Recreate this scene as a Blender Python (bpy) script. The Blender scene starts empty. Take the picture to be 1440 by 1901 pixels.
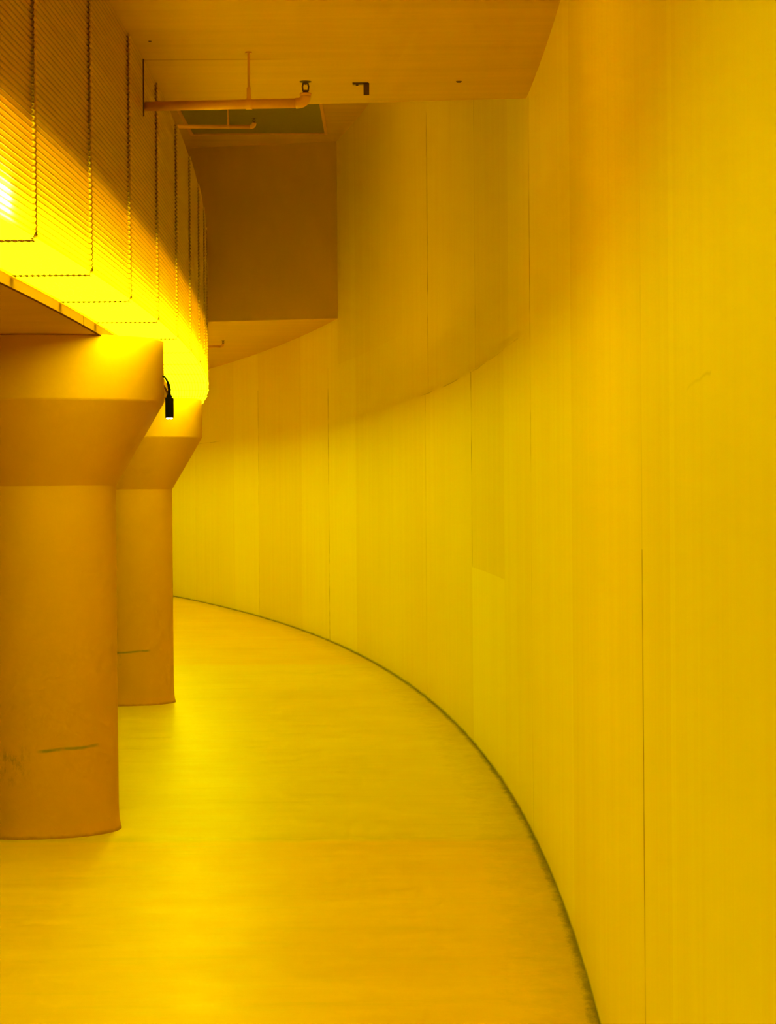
import bpy, math, random
from math import sin, cos, pi, asin, atan2, radians as rad
from mathutils import Matrix, Vector

sc = bpy.context.scene
H = 1.6                       # eye height; heights below are above the floor

# ------------------------------------------------------------------ camera
FPX = 5000.0
cd = bpy.data.cameras.new('camera')
cd.sensor_fit = 'VERTICAL'
cd.sensor_height = 36.0
cd.lens = 36.0 * FPX / 1901.0
cd.shift_y = -(918.0 - 950.5) / 1901.0 * -1.0
cd.clip_end = 300
cam = bpy.data.objects.new('camera', cd)
sc.collection.objects.link(cam)
cam.matrix_world = Matrix.Translation((0, 0, H)) @ Matrix.Rotation(pi / 2, 4, 'X') @ Matrix.Rotation(-0.0072, 4, 'Z')
sc.camera = cam

# ------------------------------------------------------------------ world, light, exposure
w = bpy.data.worlds.new('world')
sc.world = w
w.use_nodes = True
w.node_tree.nodes['Background'].inputs[0].default_value = (1.0, 0.95, 0.7, 1)
w.node_tree.nodes['Background'].inputs[1].default_value = 0.0
sc.view_settings.view_transform = 'Standard'
sc.view_settings.look = 'None'
sc.view_settings.exposure = 0.18
sc.view_settings.gamma = 1.0
sc.view_settings.use_curve_mapping = False
sc.cycles.max_bounces = 16
sc.cycles.diffuse_bounces = 12
sc.cycles.glossy_bounces = 4
sc.cycles.sample_clamp_indirect = 0.0

LC = (0.88, 1.0, 0.02)
LA, LB = 11.5, 5


def area(name, loc, rot, sx, sy, power, col=LC, spread=180):
    d = bpy.data.lights.new(name, 'AREA')
    d.shape = 'RECTANGLE'
    d.size = sx
    d.size_y = sy
    d.energy = power
    d.color = col
    d.spread = rad(spread)
    o = bpy.data.objects.new(name, d)
    sc.collection.objects.link(o)
    o.location = loc
    o.rotation_euler = rot
    return o


def spot(name, loc, target, power, angle, blend=0.5, radius=0.03, col=LC):
    d = bpy.data.lights.new(name, 'SPOT')
    d.energy = power
    d.color = col
    d.spot_size = rad(angle)
    d.spot_blend = blend
    d.shadow_soft_size = radius
    o = bpy.data.objects.new(name, d)
    sc.collection.objects.link(o)
    o.location = loc
    o.rotation_euler = (Vector(target) - Vector(loc)).to_track_quat('-Z', 'Y').to_euler()
    return o


# plan of the ramp: everything is concentric about one centre
CX, CY, RW = -121.715, 11.527, 122.39
RD = RW - 1.71                # outer face of the corrugated duct
RC = RW - 2.373               # circle of the columns
Z_DUCT = H + 0.793            # underside of the duct
Z_SOF = H + 0.750             # soffit of the low slab
Z_CEIL = H + 1.872
Z_HIGH = H + 3.75


def pol(r, y0, z=0.0):
    """point on circle r, at the polar angle whose wall point has depth y0"""
    t = asin((y0 - CY) / RW)
    return (CX + r * cos(t), CY + r * sin(t), z)


def on(r, y, z=0.0):
    """point on circle r at real depth y"""
    t = asin((y - CY) / r)
    return (CX + r * cos(t), y, z)


# tubes inside the bottom of the duct, behind its translucent cladding
for k in range(-10, 28):
    y = 8.27 + 1.31 * (k + 0.5)
    x = on(RD, y)[0] - 0.075
    t = asin((y - CY) / RD)
    area('duct_tube', (x, y, Z_DUCT + 0.055), (0, rad(-75), t), 0.02, 1.26, LB)

# one brighter tube end close behind the cladding at the left edge of the view
y = 7.45
area('duct_tube', (on(RD, y)[0] - 0.035, y, Z_DUCT + 0.075), (0, rad(-90), 0), 0.03, 0.8, 22, (1, 0.9, 0.9))

# added fill light, unseen, brightens the tall opening from above and behind the duct
area('opening_fill', (-4.2, 21.0, H + 3.0), (0, rad(-90), 0), 0.5, 6.0, 46, (1.0, 0.62, 0.02))

# ------------------------------------------------------------------ helpers
C = sc.collection


def mesh(name, verts, faces, mat, parent=None, smooth=False, attrs=None):
    me = bpy.data.meshes.new(name)
    me.from_pydata(verts, [], faces)
    me.update()
    if smooth:
        me.polygons.foreach_set('use_smooth', [True] * len(me.polygons))
    if attrs:
        for k, v in attrs.items():
            a = me.attributes.new(k, 'FLOAT', 'FACE')
            a.data.foreach_set('value', v)
    me.materials.append(mat)
    o = bpy.data.objects.new(name, me)
    C.objects.link(o)
    if parent:
        o.parent = parent
    return o


def structure(o):
    o['kind'] = 'structure'
    return o


def thing(name, label, cat, loc=(0, 0, 0), rz=0, group=None):
    o = bpy.data.objects.new(name, None)
    C.objects.link(o)
    o.location = loc
    o.rotation_euler = (0, 0, rz)
    o.empty_display_size = 0.1
    o['label'] = label
    o['category'] = cat
    if group:
        o['group'] = group
    return o


def tag(o, label, cat, group=None):
    o['label'] = label
    o['category'] = cat
    if group:
        o['group'] = group
    return o


class MB:
    def __init__(self):
        self.v, self.f = [], []

    def box(self, a, b):
        (x0, y0, z0), (x1, y1, z1) = a, b
        n = len(self.v)
        self.v += [(x0, y0, z0), (x1, y0, z0), (x1, y1, z0), (x0, y1, z0), (x0, y0, z1), (x1, y0, z1), (x1, y1, z1), (x0, y1, z1)]
        self.f += [tuple(n + i for i in q) for q in ((0, 3, 2, 1), (4, 5, 6, 7), (0, 1, 5, 4), (1, 2, 6, 5), (2, 3, 7, 6), (3, 0, 4, 7))]

    def prism(self, poly, z0, z1):
        """poly counter-clockwise seen from above"""
        n, k = len(self.v), len(poly)
        self.v += [(x, y, z0) for x, y in poly] + [(x, y, z1) for x, y in poly]
        self.f.append(tuple(n + i for i in reversed(range(k))))
        self.f.append(tuple(n + k + i for i in range(k)))
        for i in range(k):
            j = (i + 1) % k
            self.f.append((n + i, n + j, n + k + j, n + k + i))

    def tube(self, path, rads, seg=16, caps=True):
        path = [Vector(p) for p in path]
        if not isinstance(rads, (list, tuple)):
            rads = [rads] * len(path)
        n0 = len(self.v)
        ref = None
        for i, p in enumerate(path):
            a = path[max(i - 1, 0)]
            b = path[min(i + 1, len(path) - 1)]
            d = (b - a).normalized()
            if ref is None:
                ref = Vector((0, 0, 1)) if abs(d.z) < 0.9 else Vector((0, 1, 0))
            u = (ref - d * ref.dot(d)).normalized()
            ref = u
            v = d.cross(u)
            for k in range(seg):
                t = 2 * pi * k / seg
                self.v.append(tuple(p + (u * cos(t) + v * sin(t)) * rads[i]))
        for i in range(len(path) - 1):
            for k in range(seg):
                a, b = n0 + i * seg + k, n0 + i * seg + (k + 1) % seg
                self.f.append((a, b, b + seg, a + seg))
        if caps:
            self.f.append(tuple(n0 + k for k in reversed(range(seg))))
            e = n0 + (len(path) - 1) * seg
            self.f.append(tuple(e + k for k in range(seg)))

    def ring(self, path_rz, ys, closed=True):
        """sweep a cross-section of (radius, z) along the arc through the depths ys"""
        n0, k = len(self.v), len(path_rz)
        for y in ys:
            for r, z in path_rz:
                self.v.append(pol(r, y, z))
        m = k if closed else k - 1
        for i in range(len(ys) - 1):
            for j in range(m):
                a, b = n0 + i * k + j, n0 + i * k + (j + 1) % k
                self.f.append((a, a + k, b + k, b))
        if closed:
            self.f.append(tuple(n0 + j for j in range(k)))
            e = n0 + (len(ys) - 1) * k
            self.f.append(tuple(e + j for j in reversed(range(k))))

    def build(self, name, mat, parent=None, smooth=False):
        return mesh(name, self.v, self.f, mat, parent, smooth)


def frange(a, b, n):
    return [a + (b - a) * i / n for i in range(n + 1)]


# ------------------------------------------------------------------ materials
class NT:
    def __init__(self, name):
        self.m = bpy.data.materials.new(name)
        self.m.use_nodes = True
        self.t = self.m.node_tree
        self.b = self.t.nodes['Principled BSDF']

    def n(self, typ, **kw):
        o = self.t.nodes.new(typ)
        for k, v in kw.items():
            setattr(o, k, v)
        return o

    def l(self, a, b):
        self.t.links.new(a, b)

    def math(self, op, a, b=None, clamp=False):
        o = self.n('ShaderNodeMath', operation=op, use_clamp=clamp)
        for i, x in enumerate((a, b)):
            if x is None:
                continue
            if isinstance(x, (int, float)):
                o.inputs[i].default_value = x
            else:
                self.l(x, o.inputs[i])
        return o.outputs[0]

    def maprange(self, v, a, b, c=0.0, d=1.0):
        o = self.n('ShaderNodeMapRange')
        self.l(v, o.inputs[0])
        for i, x in enumerate((a, b, c, d)):
            o.inputs[i + 1].default_value = x
        return o.outputs[0]

    def noise(self, vec, scale, detail=4, rough=0.5, mapscale=None):
        if mapscale:
            mp = self.n('ShaderNodeMapping')
            mp.inputs['Scale'].default_value = mapscale
            self.l(vec, mp.inputs[0])
            vec = mp.outputs[0]
        o = self.n('ShaderNodeTexNoise')
        o.inputs['Scale'].default_value = scale
        o.inputs['Detail'].default_value = detail
        o.inputs['Roughness'].default_value = rough
        self.l(vec, o.inputs['Vector'])
        return o.outputs[0]

    def mix(self, fac, a, b, blend='MIX'):
        o = self.n('ShaderNodeMix', data_type='RGBA', blend_type=blend)
        for sock, x in ((o.inputs[0], fac), (o.inputs[6], a), (o.inputs[7], b)):
            if isinstance(x, (int, float)):
                sock.default_value = x
            elif isinstance(x, tuple):
                sock.default_value = (*x, 1)
            else:
                self.l(x, sock)
        return o.outputs[2]

    def bump(self, h, strength, dist):
        o = self.n('ShaderNodeBump')
        o.inputs['Strength'].default_value = strength
        o.inputs['Distance'].default_value = dist
        self.l(h, o.inputs['Height'])
        self.l(o.outputs[0], self.b.inputs['Normal'])

    def pos(self):
        return self.n('ShaderNodeTexCoord').outputs['Object']

    def wall_coords(self):
        """radius from the ramp's centre, arc length, height"""
        g = self.n('ShaderNodeNewGeometry').outputs['Position']
        s = self.n('ShaderNodeSeparateXYZ')
        self.l(g, s.inputs[0])
        dx = self.math('SUBTRACT', s.outputs[0], CX)
        dy = self.math('SUBTRACT', s.outputs[1], CY)
        r = self.math('SQRT', self.math('ADD', self.math('MULTIPLY', dx, dx), self.math('MULTIPLY', dy, dy)))
        u = self.math('MULTIPLY', self.math('ARCTAN2', dy, dx), RW)
        return r, u, s.outputs[2], g

    def comb(self, x, y, z):
        o = self.n('ShaderNodeCombineXYZ')
        for i, v in enumerate((x, y, z)):
            if isinstance(v, (int, float)):
                o.inputs[i].default_value = v
            else:
                self.l(v, o.inputs[i])
        return o.outputs[0]


PAINT = (0.76, 0.47, 0.004)
PAINT_L = (0.88, 0.73, 0.004)
PAINT_D = (0.78, 0.58, 0.004)
GRIME = (0.22, 0.17, 0.02)


def paint(name, base=PAINT, rough=0.6, var=0.5, scale=3.0, spec=0.3, board=None):
    n = NT(name)
    p = n.pos()
    f = n.maprange(n.noise(p, scale, 6, 0.6, board), 0.3, 0.7)
    d = tuple(c * (1 - 0.09 * var) for c in base)
    e = tuple(min(c * (1 + 0.05 * var), 0.98) for c in base)
    col = n.mix(f, d, e)
    n.l(col, n.b.inputs['Base Color'])
    n.b.inputs['Roughness'].default_value = rough
    n.b.inputs['Specular IOR Level'].default_value = spec
    n.bump(n.noise(p, 60, 4, 0.6), 0.15, 0.004)
    return n.m


def wall_mat():
    n = NT('painted_concrete_wall')
    r, u, z, g = n.wall_coords()
    at = n.n('ShaderNodeAttribute', attribute_name='tone').outputs['Fac']
    seam = n.n('ShaderNodeAttribute', attribute_name='seam').outputs['Fac']
    uz = n.comb(u, 0.0, z)
    streak = n.noise(uz, 1.0, 6, 0.65, (5.0, 1, 0.35))
    fine = n.noise(uz, 1.0, 4, 0.6, (22.0, 1, 0.8))
    blot = n.noise(uz, 1.0, 4, 0.5, (0.7, 1, 0.7))
    t = n.math('ADD', at, n.math('MULTIPLY', n.math('SUBTRACT', streak, 0.5), 0.8))
    t = n.math('ADD', t, n.math('MULTIPLY', n.math('SUBTRACT', fine, 0.5), 0.25))
    t = n.math('ADD', t, n.math('MULTIPLY', n.math('SUBTRACT', blot, 0.5), 0.5), clamp=True)
    col = n.mix(t, PAINT_D, PAINT_L)
    # seams, dark where the filler has cracked
    sm = n.math('MULTIPLY', seam, n.maprange(n.noise(uz, 1.0, 3, 0.7, (1.5, 1, 2.2)), 0.42, 0.6, 0.15, 0.95))
    col = n.mix(sm, col, (0.30, 0.15, 0.006))
    # scuffed dirty foot of the wall
    zz = n.math('ADD', z, n.math('MULTIPLY', n.math('SUBTRACT', n.noise(uz, 1.0, 5, 0.7, (3, 1, 3)), 0.5), 0.035))
    foot = n.maprange(zz, 0.004, 0.02, 0.9, 0.0)
    col = n.mix(foot, col, GRIME)
    low = n.maprange(n.math('ADD', z, n.math('MULTIPLY', n.noise(uz, 1.0, 5, 0.7, (1.5, 1, 4)), 0.25)), 0.10, 0.35, 0.18, 0.0)
    col = n.mix(low, col, (0.62, 0.46, 0.02))
    # fine pour-joint cracks
    for zj, u0, u1, wdt in ((H + 0.785, 2.0, 10.0, 0.006), (H + 0.785, 27.0, 30.0, 0.006), (H + 0.15, -8.2, -7.0, 0.004)):
        wob = n.math('MULTIPLY', n.math('SUBTRACT', n.noise(uz, 1.0, 4, 0.6, (1.6, 1, 0.2)), 0.5), 0.03)
        d = n.math('ABSOLUTE', n.math('SUBTRACT', n.math('ADD', z, wob), zj))
        k = n.maprange(d, 0.0, wdt, 0.7 if wdt > 0.005 else 0.3, 0.0)
        inside = n.math('MULTIPLY', n.math('GREATER_THAN', u, u0), n.math('LESS_THAN', u, u1))
        k = n.math('MULTIPLY', n.math('MULTIPLY', k, inside), n.maprange(n.noise(uz, 1.0, 3, 0.6, (0.9, 1, 0.5)), 0.4, 0.6))
        col = n.mix(k, col, (0.34, 0.2, 0.01))
    n.l(col, n.b.inputs['Base Color'])
    n.b.inputs['Roughness'].default_value = 0.55
    n.b.inputs['Specular IOR Level'].default_value = 0.3
    hsum = n.math('ADD', n.noise(uz, 1.0, 4, 0.6, (40, 1, 14)), n.math('MULTIPLY', streak, 1.5))
    n.bump(hsum, 0.2, 0.003)
    return n.m


def floor_mat():
    n = NT('painted_concrete_floor')
    r, u, z, g = n.wall_coords()
    s = n.n('ShaderNodeSeparateXYZ')
    n.l(g, s.inputs[0])
    dw = n.math('SUBTRACT', RW, r)                       # distance from the wall
    xy = n.comb(s.outputs[0], s.outputs[1], 0.0)
    big = n.noise(xy, 0.9, 7, 0.62)
    mid = n.noise(xy, 1.0, 6, 0.7, (2.5, 4.0, 1))
    strk = n.noise(xy, 1.0, 5, 0.7, (1.2, 9.0, 1))
    t = n.math('ADD', n.math('MULTIPLY', n.math('SUBTRACT', big, 0.5), 1.5), 0.5)
    t = n.math('ADD', t, n.math('MULTIPLY', n.math('SUBTRACT', mid, 0.5), 0.9))
    t = n.math('ADD', t, n.math('MULTIPLY', n.math('SUBTRACT', strk, 0.5), 0.5), clamp=True)
    near = n.mix(t, (0.65, 0.38, 0.004), (0.77, 0.485, 0.004))
    far = n.mix(t, (0.63, 0.45, 0.004), (0.73, 0.54, 0.004))
    # two pours of the floor, each its own tone
    yy = n.math('ADD', s.outputs[1], n.math('MULTIPLY', n.math('SUBTRACT', n.noise(xy, 3.0, 4, 0.6), 0.5), 0.25))
    a = n.maprange(yy, 12.40, 12.55)
    b = n.maprange(yy, 25.3, 25.6)
    col = n.mix(n.math('SUBTRACT', a, n.math('MULTIPLY', b, 0.75)), near, far)
    j = n.maprange(n.math('ABSOLUTE', n.math('SUBTRACT', yy, 12.55)), 0.0, 0.16, 0.45, 0.0)
    j = n.math('MULTIPLY', j, n.maprange(n.noise(xy, 1.0, 4, 0.7, (2.2, 3, 1)), 0.42, 0.62))
    col = n.mix(j, col, (0.45, 0.32, 0.02))
    # long scuffs across the ramp
    sc_ = n.maprange(n.noise(xy, 1.0, 7, 0.78, (0.9, 5.0, 1)), 0.53, 0.72, 0.0, 0.55)
    col = n.mix(sc_, col, (0.58, 0.40, 0.02))
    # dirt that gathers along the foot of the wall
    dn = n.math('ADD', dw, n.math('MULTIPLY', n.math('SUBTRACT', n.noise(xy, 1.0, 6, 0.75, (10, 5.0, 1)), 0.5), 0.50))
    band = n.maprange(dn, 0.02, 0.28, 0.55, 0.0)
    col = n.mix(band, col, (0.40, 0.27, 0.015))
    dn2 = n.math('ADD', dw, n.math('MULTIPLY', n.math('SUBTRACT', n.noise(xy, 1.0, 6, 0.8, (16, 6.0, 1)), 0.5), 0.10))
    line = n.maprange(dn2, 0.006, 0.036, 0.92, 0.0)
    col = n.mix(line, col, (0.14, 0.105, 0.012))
    n.l(col, n.b.inputs['Base Color'])
    rg = n.maprange(mid, 0.3, 0.7, 0.34, 0.52)
    n.l(rg, n.b.inputs['Roughness'])
    n.b.inputs['Specular IOR Level'].default_value = 0.15
    n.bump(n.noise(xy, 9.0, 5, 0.6), 0.12, 0.01)
    return n.m


def column_mat(name, a0, a1, blotch):
    n = NT(name)
    p = n.pos()
    s = n.n('ShaderNodeSeparateXYZ')
    n.l(p, s.inputs[0])
    ang = n.math('ARCTAN2', s.outputs[0], n.math('MULTIPLY', s.outputs[1], -1.0))   # 0 faces the viewer's side
    f = n.maprange(n.noise(p, 2.2, 6, 0.6), 0.3, 0.7)
    col = n.mix(f, (0.51, 0.26, 0.004), (0.57, 0.295, 0.004))
    z = s.outputs[2]
    # long scrape at bumper height
    zw = n.math('ADD', z, n.math('MULTIPLY', n.math('SUBTRACT', n.noise(p, 5, 4, 0.6), 0.5), 0.03))
    d = n.math('ABSOLUTE', n.math('SUBTRACT', zw, n.math('ADD', 0.405, n.math('MULTIPLY', ang, 0.02))))
    ln = n.math('MULTIPLY', n.maprange(d, 0.003, 0.011, 0.85, 0.0),
                n.math('MULTIPLY', n.maprange(ang, a0, a0 + 0.1), n.maprange(ang, a1 - 0.1, a1, 1.0, 0.0)))
    ln = n.math('MULTIPLY', ln, n.maprange(n.noise(p, 9, 3, 0.6), 0.3, 0.5, 0.5, 1.0))
    col = n.mix(ln, col, (0.22, 0.19, 0.03))
    # worn scraped blotch
    zb = n.maprange(n.math('ABSOLUTE', n.math('SUBTRACT', z, 0.35)), 0.03, 0.12, 1.0, 0.0)
    ab = n.maprange(n.math('ABSOLUTE', n.math('SUBTRACT', ang, blotch)), 0.05, 0.32, 1.0, 0.0)
    sp = n.maprange(n.noise(p, 1.0, 6, 0.8, (34, 34, 12)), 0.5, 0.62)
    col = n.mix(n.math('MULTIPLY', n.math('MULTIPLY', zb, ab), n.math('MULTIPLY', sp, 0.9)), col, (0.30, 0.18, 0.03))
    # dirty foot
    zf = n.math('ADD', z, n.math('MULTIPLY', n.math('SUBTRACT', n.noise(p, 12, 5, 0.7), 0.5), 0.03))
    col = n.mix(n.maprange(zf, 0.004, 0.018, 0.85, 0.0), col, (0.20, 0.10, 0.02))
    col = n.mix(n.maprange(zf, 0.05, 0.065, 0.28, 0.0), col, (0.62, 0.27, 0.02))
    sp2 = n.maprange(n.noise(p, 26, 4, 0.7), 0.66, 0.74, 0.0, 0.35)
    col = n.mix(n.math('MULTIPLY', sp2, n.maprange(z, 0.1, 0.6, 1.0, 0.0)), col, (0.4, 0.2, 0.02))
    n.l(col, n.b.inputs['Base Color'])
    n.b.inputs['Roughness'].default_value = 0.6
    n.b.inputs['Specular IOR Level'].default_value = 0.3
    n.bump(n.noise(p, 40, 5, 0.6), 0.15, 0.004)
    return n.m


def plain(name, col, rough=0.5, metal=0.0):
    n = NT(name)
    p = n.pos()
    f = n.maprange(n.noise(p, 20, 4, 0.6), 0.3, 0.7)
    n.l(n.mix(f, tuple(c * 0.9 for c in col), col), n.b.inputs['Base Color'])
    n.b.inputs['Roughness'].default_value = rough
    n.b.inputs['Metallic'].default_value = metal
    return n.m


M_WALL = wall_mat()
M_FLOOR = floor_mat()
M_CEIL = paint('painted_board_marked_ceiling', (0.575, 0.36, 0.004), 0.65, 1.0, 1.0, board=(0.8, 6.0, 1.0))
def ceiling_joint():
    n = NT.__new__(NT)
    n.m, n.t = M_CEIL, M_CEIL.node_tree
    n.b = n.t.nodes['Principled BSDF']
    src = n.b.inputs['Base Color'].links[0].from_socket
    p = n.pos()
    s_ = n.n('ShaderNodeSeparateXYZ')
    n.l(p, s_.inputs[0])
    d = n.math('ABSOLUTE', n.math('SUBTRACT', s_.outputs[1], 11.56))
    k = n.math('MULTIPLY', n.maprange(d, 0.006, 0.016, 0.6, 0.0), n.maprange(s_.outputs[0], -0.5, -0.38, 1.0, 0.0))
    n.l(n.mix(k, src, (0.25, 0.11, 0.004)), n.b.inputs['Base Color'])


ceiling_joint()
M_SOFFIT = paint('painted_low_soffit', (0.50, 0.27, 0.004), 0.65, 1.0, 2.0)
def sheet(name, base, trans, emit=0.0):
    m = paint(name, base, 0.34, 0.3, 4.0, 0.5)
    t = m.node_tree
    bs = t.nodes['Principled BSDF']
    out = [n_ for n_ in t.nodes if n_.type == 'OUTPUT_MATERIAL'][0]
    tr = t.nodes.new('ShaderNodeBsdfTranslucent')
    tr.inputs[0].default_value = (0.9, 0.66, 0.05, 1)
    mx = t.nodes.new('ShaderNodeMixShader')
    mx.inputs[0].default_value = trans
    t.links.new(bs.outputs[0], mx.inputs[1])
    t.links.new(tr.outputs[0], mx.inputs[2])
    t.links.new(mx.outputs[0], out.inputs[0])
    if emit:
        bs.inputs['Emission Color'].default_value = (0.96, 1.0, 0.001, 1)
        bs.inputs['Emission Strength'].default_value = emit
    return m


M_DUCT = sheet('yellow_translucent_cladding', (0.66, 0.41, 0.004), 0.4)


def groove_shade():
    """wave shading painted into the cladding as dark lines along every groove"""
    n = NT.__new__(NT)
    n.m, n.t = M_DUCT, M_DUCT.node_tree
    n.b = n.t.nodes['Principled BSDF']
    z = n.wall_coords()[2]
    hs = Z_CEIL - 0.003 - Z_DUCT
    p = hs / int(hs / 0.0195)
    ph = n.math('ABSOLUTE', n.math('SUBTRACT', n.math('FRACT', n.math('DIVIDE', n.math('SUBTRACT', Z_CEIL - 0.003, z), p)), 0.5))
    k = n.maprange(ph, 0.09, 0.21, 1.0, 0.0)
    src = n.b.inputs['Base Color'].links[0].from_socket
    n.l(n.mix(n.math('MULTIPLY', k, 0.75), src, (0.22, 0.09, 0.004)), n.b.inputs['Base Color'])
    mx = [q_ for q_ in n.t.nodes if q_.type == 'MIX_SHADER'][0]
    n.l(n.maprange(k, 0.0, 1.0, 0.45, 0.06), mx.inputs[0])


groove_shade()
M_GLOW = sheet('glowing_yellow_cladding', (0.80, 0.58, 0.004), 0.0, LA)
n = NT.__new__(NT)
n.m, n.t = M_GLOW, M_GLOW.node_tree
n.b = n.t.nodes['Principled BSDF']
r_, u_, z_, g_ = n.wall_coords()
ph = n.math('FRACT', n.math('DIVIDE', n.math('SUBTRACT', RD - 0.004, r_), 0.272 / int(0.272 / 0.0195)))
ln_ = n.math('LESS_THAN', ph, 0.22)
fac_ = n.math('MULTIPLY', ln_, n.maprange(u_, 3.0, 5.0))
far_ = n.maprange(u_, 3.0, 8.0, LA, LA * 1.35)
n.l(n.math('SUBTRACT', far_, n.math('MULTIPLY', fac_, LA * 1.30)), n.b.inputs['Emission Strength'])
M_TRIM = paint('yellow_painted_edge_trim', (0.17, 0.075, 0.004), 0.9, 0.4, 6.0, 0.0)
M_PIPE = paint('yellow_painted_pipe', (0.68, 0.36, 0.01), 0.4, 0.6, 12.0, 0.5)
M_COL1 = column_mat('painted_column_scraped', 0.12, 1.0, -0.17)
M_COL2 = column_mat('painted_column_marked', -0.3, 0.68, -0.1)
M_JOINT = paint('brown_yellow_joint_strip', (0.50, 0.27, 0.004), 0.5, 0.5, 8.0, 0.3)
M_CORE = plain('dark_duct_backing', (0.22, 0.10, 0.004), 0.8)
M_BLACK = plain('black_powder_coat', (0.004, 0.003, 0.003), 0.9)
M_BLACK.node_tree.nodes['Principled BSDF'].inputs['Specular IOR Level'].default_value = 0.05
M_DARKMETAL = plain('brown_stained_metal', (0.10, 0.05, 0.012), 0.5, 0.4)
M_GREEN = plain('grey_green_panel', (0.25, 0.20, 0.02), 0.7)
M_LENS = NT('lit_lamp_lens')
M_LENS.b.inputs['Base Color'].default_value = (1, 1, 0.9, 1)
M_LENS.b.inputs['Emission Color'].default_value = (1, 0.95, 0.75, 1)
M_LENS.b.inputs['Emission Strength'].default_value = 14
M_LENS = M_LENS.m

# ------------------------------------------------------------------ floor
Y0, Y1 = -7.0, 52.0
fb = MB()
ys = frange(Y0, Y1, 120)
n0 = 0
for y in ys:
    fb.v += [pol(RW - 9.0, y, 0), pol(RW + 0.1, y, 0), pol(RW + 0.1, y, -0.2), pol(RW - 9.0, y, -0.2)]
for i in range(len(ys) - 1):
    a = i * 4
    for j in range(4):
        k = (j + 1) % 4
        fb.f.append((a + j, a + k, a + 4 + k, a + 4 + j))
fb.f += [(0, 3, 2, 1), (len(fb.v) - 4, len(fb.v) - 3, len(fb.v) - 2, len(fb.v) - 1)]
structure(fb.build('floor', M_FLOOR))

# ------------------------------------------------------------------ curved outer wall
# seams of the pours, with the depth of each along the wall
# depth: (lowest height, highest height, how dark) of each joint between pours
SEAMS = {-5.0: [(0, 5, .3)], -1.0: [(0, 5, .3)], 2.0: [(0, 5, .3)], 5.69: [(0, H - .12, .95), (H - .12, 5, .2)],
         12.62: [(0, H + .1, .15), (H + .1, 5, .75)], 17.32: [(0, H - .47, .12), (H - .47, H + .787, .8), (H + .787, 5, .35)],
         21.14: [(0, H + .6, .25), (H + .6, 5, 1.0)], 29.47: [(0, H + 1.4, .9)], 35.55: [(0, H + 1.4, .45)], 41.0: [(0, 5, .1)], 46.0: [(0, 5, .1)]}
seams = list(SEAMS)
tones = [  # (from depth, tone 0..1) of each pour above the low paint line
    (Y0, 0.55), (2.0, 0.55), (4.40, 0.80), (4.56, 0.5), (5.69, 0.4), (9.71, 0.85), (12.62, 0.75), (14.71, 0.35), (17.32, 0.42),
    (21.14, 0.35), (27.14, 0.75), (29.47, 0.6), (31.81, 0.25), (35.55, 0.7), (37.65, 0.4), (41.0, 0.5), (46.0, 0.3)]
SW = 0.022
marks = sorted(set([round(t[0], 3) for t in tones] + [13.35, 23.2, 28.62, 14.71, 17.32] + frange(Y0, Y1, 160)
                   + [s_ - SW for s_ in seams] + [s_ + SW for s_ in seams]))
mk = [marks[0]]
for m_ in marks[1:]:
    if m_ - mk[-1] > 0.004:
        mk.append(m_)
zs = [-0.15, 0.0, 0.25, 0.6, 0.9, H - 0.47, H - 0.12, H + 0.1, H + 0.6, H + 0.787, H + 1.385, H + 1.86, 4.0, 4.6, Z_HIGH + 0.3]
REC = 0.03                     # the tall upper pour under the opening stands back a little
verts, faces, tone, seam = [], [], [], []


def tone_at(y, z):
    t = [t_ for y_, t_ in tones if y_ <= y + 1e-6][-1]
    if 14.71 <= y < 17.32:
        t = 0.9 if z < H - 0.47 else 0.3
    if z > H + 0.787 and 13.35 < y < 28.62:
        t *= 0.95
    if z > H + 1.385 and 23.2 < y < 28.62:
        t *= 0.6
    return t


def roff(y, z):
    return REC * min(1.0, max(0.0, (28.62 - y) / 9.0)) if (z > H + 0.787 and 13.35 < y < 28.62) else 0.0


# each cell gets its own quad; steps between cells are closed with jamb quads
def q(pts, t, s_=0.0):
    n_ = len(verts)
    verts.extend(pts)
    faces.append(tuple(range(n_, n_ + len(pts))))
    tone.append(t)
    seam.append(s_)


for i in range(len(mk) - 1):
    ya, yb = mk[i], mk[i + 1]
    ym = (ya + yb) / 2
    is_seam = any(abs(ym - s_) < SW for s_ in seams)
    for j in range(len(zs) - 1):
        za, zb = zs[j], zs[j + 1]
        zm = (za + zb) / 2
        ro = roff(ym, zm)
        ra, rb_ = RW + (roff(ya + 1e-4, zm) if ro else 0), RW + (roff(yb - 1e-4, zm) if ro else 0)
        sv = 0.0
        if is_seam:
            sd = min(seams, key=lambda v: abs(v - ym))
            sv = sum(v for lo, hi, v in SEAMS[sd] if lo <= zm < hi)
        q([pol(ra, ya, za), pol(ra, ya, zb), pol(rb_, yb, zb), pol(rb_, yb, za)], tone_at(ym, zm), sv)
        if ro:
            if abs(za - (H + 0.787)) < 1e-6:
                q([pol(RW, ya, za - 0.02), pol(ra, ya, za), pol(rb_, yb, za), pol(RW, yb, za - 0.02)], tone_at(ym, zm))
            if abs(ya - 13.35) < 1e-3:
                q([pol(RW, ya, za), pol(RW, ya, zb), pol(RW + ro, ya, zb), pol(RW + ro, ya, za)], tone_at(ym, zm))
            if abs(yb - 28.62) < 1e-3:
                q([pol(RW, yb, za), pol(RW + ro, yb, za), pol(RW + ro, yb, zb), pol(RW, yb, zb)], tone_at(ym, zm))
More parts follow.
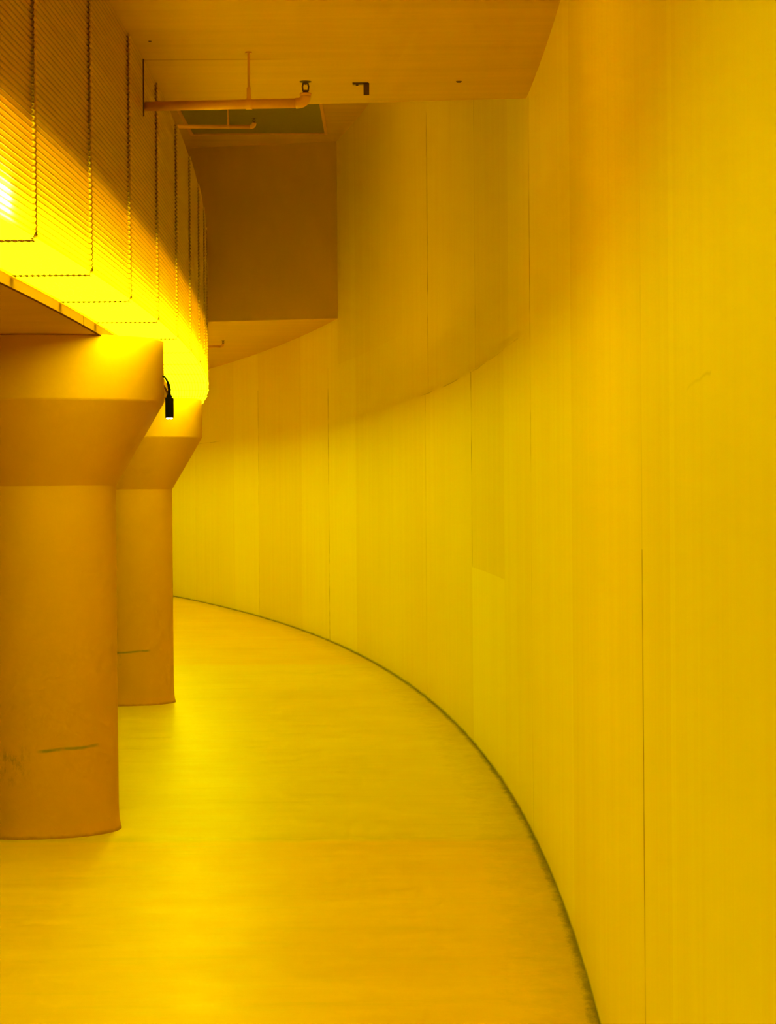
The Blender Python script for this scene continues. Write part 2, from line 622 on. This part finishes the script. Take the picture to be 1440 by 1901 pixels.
# back of the wall, so that it has its thickness
bys = frange(Y0, Y1, 80)
for i in range(len(bys) - 1):
    ya, yb = bys[i], bys[i + 1]
    q([pol(RW + 0.3, ya, zs[0]), pol(RW + 0.3, yb, zs[0]), pol(RW + 0.3, yb, zs[-1]), pol(RW + 0.3, ya, zs[-1])], 0.5)
    q([pol(RW, ya, zs[-1]), pol(RW + 0.3, ya, zs[-1]), pol(RW + 0.3, yb, zs[-1]), pol(RW, yb, zs[-1])], 0.5)
wr = structure(mesh('wall_right', verts, faces, M_WALL, attrs={'tone': tone, 'seam': seam}))

# ends and the far side of the parking bays (out of the frame, they only close the place)
b = MB()
b.ring([(RW - 9.0, -0.1), (RW - 9.0, Z_SOF + 0.02), (RW - 9.3, Z_SOF + 0.02), (RW - 9.3, -0.1)], frange(Y0, Y1, 60))
structure(b.build('wall_left', M_SOFFIT))
for nm, y in (('wall_back', Y0), ('wall_front', Y1)):
    b = MB()
    a_, c_ = pol(RW - 9.3, y), pol(RW + 0.3, y)
    d_ = 0.3 if y > 0 else -0.3
    pl = [(a_[0], a_[1]), (c_[0], c_[1]), (c_[0], c_[1] + d_), (a_[0], a_[1] + d_)]
    if d_ < 0:
        pl = pl[::-1]
    b.prism(pl, -0.1, Z_HIGH + 0.3)
    structure(b.build(nm, M_SOFFIT))

# ------------------------------------------------------------------ ceilings
RIN = RD - 0.33                # the ceiling reaches just behind the duct's face


def arc_pts(r, ya, yb, n_):
    return [pol(r, y)[:2] for y in frange(ya, yb, n_)]


b = MB()
# near part, ending at the edge of the tall opening (a little skewed to the curve)
outer = [on(RW + 0.08, y)[:2] for y in frange(Y0, 12.75, 30)]
inner = [on(RD - 5.0, y)[:2] for y in frange(Y0, 13.70, 30)]
b.prism(outer + inner[::-1], Z_CEIL, Z_HIGH + 0.3)
# far part beyond the opening: its near face is the tall brown beam
outer = [on(RW + 0.08, y)[:2] for y in frange(28.56, Y1 - 0.2, 30)]
inner = [on(RD - 5.0, y)[:2] for y in frange(30.6, Y1 - 0.2, 30)]
b.prism(outer + inner[::-1], Z_CEIL, Z_HIGH + 0.3)
# top of the opening with a hole for the sunk panel
HX0, HX1, HY0, HY1 = -2.02, -0.60, 23.0, 27.95
L, Rr = -6.0, 1.2
Zt = Z_HIGH


def quad(mb, pts):
    n_ = len(mb.v)
    mb.v += pts
    mb.f.append(tuple(range(n_, n_ + len(pts))))


for (xa, xb_, ya, yb) in ((L, HX0, 12.0, 29.5), (HX1, Rr, 12.0, 29.5), (HX0, HX1, 12.0, HY0), (HX0, HX1, HY1, 29.5)):
    b.box((xa, ya, Zt), (xb_, yb, Zt + 0.3))
structure(b.build('ceiling', M_CEIL))
# side of the opening above the bays
b = MB()
b.box((L - 0.2, 12.0, Z_CEIL), (L + 0.6, 29.5, Z_HIGH + 0.3))
structure(b.build('wall_opening', M_CEIL))
# shallow joint lines across the near ceiling
# low slab over the parking bays
b = MB()
b.ring([(RW - 9.2, Z_SOF), (RW - 9.2, Z_CEIL - 0.01), (RD - 0.299, Z_CEIL - 0.01), (RD - 0.299, Z_SOF)][::-1], frange(Y0, Y1, 90))
structure(b.build('ceiling_low', M_SOFFIT))
# folded edge strip along the slab, in lengths
for k, (ya, yb) in enumerate(((Y0, 5.6), (5.62, 11.70), (11.72, 17.8), (17.82, 30.0))):
    b = MB()
    b.ring([(RD - 0.298, Z_SOF - 0.004), (RD - 0.283, Z_SOF - 0.004), (RD - 0.283, Z_SOF + 0.036), (RD - 0.298, Z_SOF + 0.036)][::-1],
           frange(ya, yb, 24))
    structure(b.build('trim_%d' % (k + 1), M_TRIM))

# sunk grey-green panel
tp = thing('ceiling_hatch', 'dark grey green panel sunk in the high ceiling behind the pipes', 'hatch', ((HX0 + HX1) / 2, (HY0 + HY1) / 2, Zt))
hw, hh = (HX1 - HX0) / 2, (HY1 - HY0) / 2
b = MB()
b.box((-hw, -hh, 0.002), (hw, hh, 0.04))
b.build('panel', M_GREEN, tp)
b = MB()
for bx in ((-hw, -hh, -hw + 0.03, hh), (hw - 0.03, -hh, hw, hh), (-hw + .03, -hh, hw - .03, -hh + 0.05), (-hw + .03, hh - 0.05, hw - .03, hh)):
    b.box((bx[0], bx[1], -0.012), (bx[2], bx[3], 0.002))
b.build('frame', M_PIPE, tp)

# ------------------------------------------------------------------ corrugated duct
PITCH, AMP = 0.0195, 0.0038
duct = thing('corrugated_duct', 'long curved yellow corrugated metal duct running above the columns', 'duct', on(RD, 8.27, Z_DUCT))
off = Vector(duct.location)


def section():
    """(radius, height) down the side and along the underside, with small waves"""
    pts = []
    hside = Z_CEIL - 0.003 - Z_DUCT
    nw = int(hside / PITCH)
    p = hside / nw
    for i in range(nw * 6 + 1):
        s_ = i / 6 * p
        pts.append((RD - AMP + AMP * cos(2 * pi * i / 6), Z_CEIL - 0.003 - s_))
    wb = 0.272
    nb = int(wb / PITCH)
    p = wb / nb
    for i in range(4, nb * 6 + 1):
        s_ = i / 6 * p
        pts.append((RD - 0.004 - s_, Z_DUCT + AMP - AMP * cos(2 * pi * i / 6)))
    return pts


SEC = section()


def duct_panel(ya, yb, SEC):
    vs, fs = [], []
    n_ = 8
    k = len(SEC)
    th = 0.004
    st = [(ya + 0.004, -0.0), (ya + 0.03, 0.0)] + [(y, 0.0) for y in frange(ya + 0.16, yb + 0.002, n_ - 2)]
    for y, d in st:
        fr = (y - ya) / (yb - ya)
        lift = 0.007 * (1 - fr)         # the near end of a sheet laps over the one before
        for r, z in SEC:
            # push outwards: sideways on the side, downwards on the underside
            if z > Z_DUCT + 0.02:
                p = pol(r + lift - 0.002, y, z)
            else:
                p = pol(r + (lift if r > RD - 0.02 else 0), y, z - lift * 0.7)
            vs.append(tuple(Vector(p) - off))
    m = len(st)
    for i in range(m - 1):
        for j in range(k - 1):
            a = i * k + j
            fs.append((a, a + 1, a + 1 + k, a + k))
    # returned near edge of the sheet
    n1 = len(vs)
    for r, z in SEC:
        if z > Z_DUCT + 0.02:
            p = pol(r - 0.010, ya + 0.004, z)
        else:
            p = pol(min(r, RD - 0.010), ya + 0.004, z + 0.010)
        vs.append(tuple(Vector(p) - off))
    for j in range(k - 1):
        fs.append((j, n1 + j, n1 + j + 1, j + 1))
    return vs, fs


SP = 1.31
ns = next(i for i, p in enumerate(SEC) if p[1] <= Z_DUCT + 0.02)
conv = lambda y: CY + RW * (y - CY) / RD        # depths are measured on the duct's own circle
for k in range(-10, 28):
    ya = 8.27 + SP * k
    yb = ya + SP
    vs, fs = duct_panel(conv(ya), conv(yb), SEC[:ns + 4])
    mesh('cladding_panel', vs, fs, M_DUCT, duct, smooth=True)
    vs, fs = duct_panel(conv(ya), conv(yb), SEC[ns + 3:])
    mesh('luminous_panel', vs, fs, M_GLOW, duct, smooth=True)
    # joint strip folded over the lap of two sheets, following the waves
    vs, fs = [], []
    m = len(SEC)
    for sg in (-1, 1):
        for i, (r, z) in enumerate(SEC):
            zz, rr = z, r
            y = conv(ya) + sg * (0.014 if i < ns else 0.042)
            if i < ns:
                rr = RD + 0.0075 + (r - RD) * 0.45
            else:
                zz = Z_DUCT - 0.0075 + (z - Z_DUCT) * 0.4
            vs.append(tuple(Vector(pol(rr, y, zz)) - off))
    for j in range(m - 1):
        fs.append((j, j + 1, j + 1 + m, j + m))
    mesh('joint_strip', vs, fs, M_JOINT, duct, smooth=True)
b = MB()
b.ring([(RD - 0.296, Z_DUCT + 0.20), (RD - 0.022, Z_DUCT + 0.35), (RD - 0.022, Z_CEIL - 0.003), (RD - 0.296, Z_CEIL - 0.003)], frange(-5.0, 46.0, 120))
b.v = [tuple(Vector(v) - off) for v in b.v]
b.build('backing', M_CORE, duct)

# ------------------------------------------------------------------ columns
ZN, ZR = H + 0.052, H + 0.455
R_N, R_R = 0.393, 0.628


def lathe(prof, seg, mat, name, parent):
    vs, fs = [], []
    for r, z in prof:
        for k in range(seg):
            t = 2 * pi * k / seg
            vs.append((r * cos(t), r * sin(t), z))
    for i in range(len(prof) - 1):
        for k in range(seg):
            a, c_ = i * seg + k, i * seg + (k + 1) % seg
            fs.append((a, c_, c_ + seg, a + seg))
    fs.append(tuple(reversed(range(seg))))
    e = (len(prof) - 1) * seg
    fs.append(tuple(e + k for k in range(seg)))
    o = mesh(name, vs, fs, mat, parent, smooth=True)
    me = o.data
    # keep the folds crisp
    me.polygons.foreach_set('use_smooth', [len(p.vertices) == 4 for p in me.polygons])
    ang = rad(25)
    import bmesh
    bm = bmesh.new()
    bm.from_mesh(me)
    for ed in bm.edges:
        if len(ed.link_faces) == 2 and ed.calc_face_angle(0) > ang:
            ed.smooth = False
    bm.to_mesh(me)
    bm.free()
    return o


def column(xc, yc, mat, label):
    t = thing('concrete_column', label, 'column', (xc, yc, 0), 0, 'round columns with flared capitals')
    lathe([(R_N + 0.016, 0.0), (R_N + 0.012, 0.02), (R_N + 0.006, 0.05), (R_N + 0.003, 0.12), (R_N + 0.001, 0.5), (R_N, 1.0), (R_N, ZN)],
          128, mat, 'shaft', t)
    lathe([(R_N, ZN), (R_R - 0.006, ZR - 0.012), (R_R - 0.001, ZR - 0.004), (R_R, ZR + 0.004), (R_R, Z_SOF - 0.006), (R_R - 0.006, Z_SOF)],
          128, mat, 'capital', t)
    return t


column(-1.705, 12.98, M_COL1, 'large round yellow column nearest the viewer, scraped above its foot, at the left edge')
column(-2.070, 20.93, M_COL2, 'round yellow column with flared capital standing behind the nearer one')

# ------------------------------------------------------------------ black lamp on the near column's drum
xl, yl = -1.046, 12.93
lamp = thing('spotlight', 'small black cylindrical lamp hanging on a bent arm beside the near column capital', 'lamp', (xl, yl, H + 0.34))
b = MB()
b.tube([(0, 0, 0.035), (0, 0, 0.042), (0, 0, 0.125), (0, 0, 0.132)], [0.0195, 0.0205, 0.0205, 0.0185], 28)
b.build('lamp_body', M_BLACK, lamp)
b = MB()
b.tube([(0, 0, 0.133), (0, 0, 0.146)], [0.014, 0.012], 20)
b.build('cap', M_BLACK, lamp)
b = MB()
arm = [(0.0, 0, 0.146), (0.001, 0, 0.172), (-0.003, 0, 0.196), (-0.012, 0.0, 0.218), (-0.022, 0, 0.232)]
b.tube(arm, [0.007, 0.008, 0.007, 0.005, 0.004], 12)
b.tube([(-0.022, 0, 0.232), (-0.034, 0.02, 0.236)], 0.006, 10)
b.build('arm', M_BLACK, lamp)
b = MB()
for dx in (-0.008, 0.008):
    b.tube([(dx, 0, 0.030), (dx, 0, 0.036)], [0.006, 0.007], 14)
b.build('lens', M_LENS, lamp)

# ------------------------------------------------------------------ sprinkler pipes


def elbow(p, ux, r, n_=7):
    """quarter bend from horizontal direction ux into +z ending at p + r*(ux + z)"""
    out = []
    for i in range(n_ + 1):
        t = i / n_ * pi / 2
        out.append(Vector(p) + Vector(ux) * (r * sin(t)) + Vector((0, 0, 1)) * (r * (1 - cos(t))))
    return out


def sprinkler_pipe(label, pa, pb, rp, zc, hangers, droprod=None, head_s=1.0, dark=False, fit=True):
    pa, pb = Vector(pa), Vector(pb)
    t = thing('sprinkler_pipe', label, 'pipe', tuple(pa))
    ux = (pb - pa).normalized()
    L_ = (pb - pa).length
    b = MB()
    b.tube([(0, 0, 0), tuple(ux * (L_ - 0.045 * head_s))], rp, 24)
    b.build('pipe', M_PIPE, t, True)
    p2 = ux * (L_ - 0.05 * head_s)
    b = MB()
    re = rp * 1.5
    path = [p2] + elbow(p2 + ux * 0.01, ux, re)
    b.tube(path, [rp * 1.12] * len(path), 20)
    tip = path[-1]
    b.tube([tip, tip + Vector((0, 0, rp * 0.5))], [rp * 1.2, rp * 1.2], 20)
    b.build('elbow', M_PIPE, t, True)
    tip = tip + Vector((0, 0, rp * 0.5))
    s_ = rp / 0.0205
    b = MB()
    b.tube([tip, tip + Vector((0, 0, 0.012 * s_))], [0.013 * s_, 0.011 * s_], 12)
    for sx in (-1, 1):
        b.tube([tip + Vector((sx * 0.011 * s_, 0, 0.010 * s_)), tip + Vector((sx * 0.013 * s_, 0, 0.028 * s_)), tip + Vector((sx * 0.009 * s_, 0, 0.044 * s_))], 0.0035 * s_, 8)
    b.tube([tip + Vector((0, 0, 0.036 * s_)), tip + Vector((0, 0, 0.047 * s_))], [0.004 * s_, 0.010 * s_], 10)
    b.tube([tip + Vector((0, 0, 0.047 * s_)), tip + Vector((0, 0, 0.0495 * s_))], 0.025 * s_, 20)
    b.build('sprinkler_head', M_DARKMETAL, t)
    for hx in hangers:
        c = ux * hx
        b = MB()
        b.tube([c + ux * -0.012 * s_, c + ux * 0.012 * s_], rp * 1.12, 20)
        b.box(tuple(c + Vector((-0.0085, -0.012, rp * 0.9))), tuple(c + Vector((0.0085, 0.012, rp * 0.9 + 0.05))))
        zt = zc - pa.z
        b.tube([c + Vector((0, 0, rp * 0.9 + 0.04)), Vector((c.x, c.y, zt))], 0.0055, 10)
        b.tube([(c.x, c.y, zt - 0.006), (c.x, c.y, zt)], 0.014, 12)
        b.build('hanger', M_PIPE, t)
    return t


p1 = sprinkler_pipe('yellow sprinkler pipe hung below the near ceiling from the corrugated duct',
                    (-1.019, 11.45, H + 1.657), (-0.325, 11.32, H + 1.648), 0.0205, Z_CEIL, [0.452])
# thin dark rod where the pipe meets the duct
b = MB()
b.tube([(0, 0, -0.045), (0, 0, 0.199)], 0.0028, 8)
o = b.build('hanger_rod', M_DARKMETAL, p1)
o.location = (-0.006, -0.02, 0.0)
sprinkler_pipe('thin pale yellow pipe high in the ceiling opening below the grey green hatch',
               (-2.02, 24.0, H + 3.293), (-1.155, 24.0, H + 3.285), 0.0175, Z_HIGH, [0.62])
sprinkler_pipe('small far pipe stub under the low ceiling beyond the tall beam',
               (-2.30, 29.9, H + 1.650), (-1.80, 29.9, H + 1.655), 0.015, Z_CEIL, [])

# ------------------------------------------------------------------ bits on the near ceiling
b = MB()
b.box((-0.066, -0.02, -0.006), (0.006, 0.02, 0.0))
b.box((-0.016, -0.02, -0.058), (0.010, -0.015, -0.003))
b.tube([(-0.045, 0, -0.012), (-0.045, 0, -0.002)], 0.006, 10)
o = b.build('ceiling_bracket', M_DARKMETAL)
o.location = (-0.082, 12.25, Z_CEIL)
tag(o, 'small dark metal angle bracket hanging from the middle of the near ceiling', 'bracket')
b = MB()
b.tube([(0, 0, -0.006), (0, 0, -0.002), (0, 0, 0)], [0.008, 0.013, 0.014], 14)
o = b.build('ceiling_bolt', M_DARKMETAL)
o.location = (0.335, 12.22, Z_CEIL)
tag(o, 'dark round anchor bolt in the ceiling between bracket and curved wall', 'bolt')
b = MB()
b.tube([(0, 0, -0.003), (0, 0, 0)], [0.005, 0.008], 12)
o = b.build('ceiling_anchor', M_DARKMETAL)
o.location = (-0.965, 11.08, Z_CEIL)
tag(o, 'tiny dark anchor plug in the ceiling close to the corrugated duct', 'anchor')
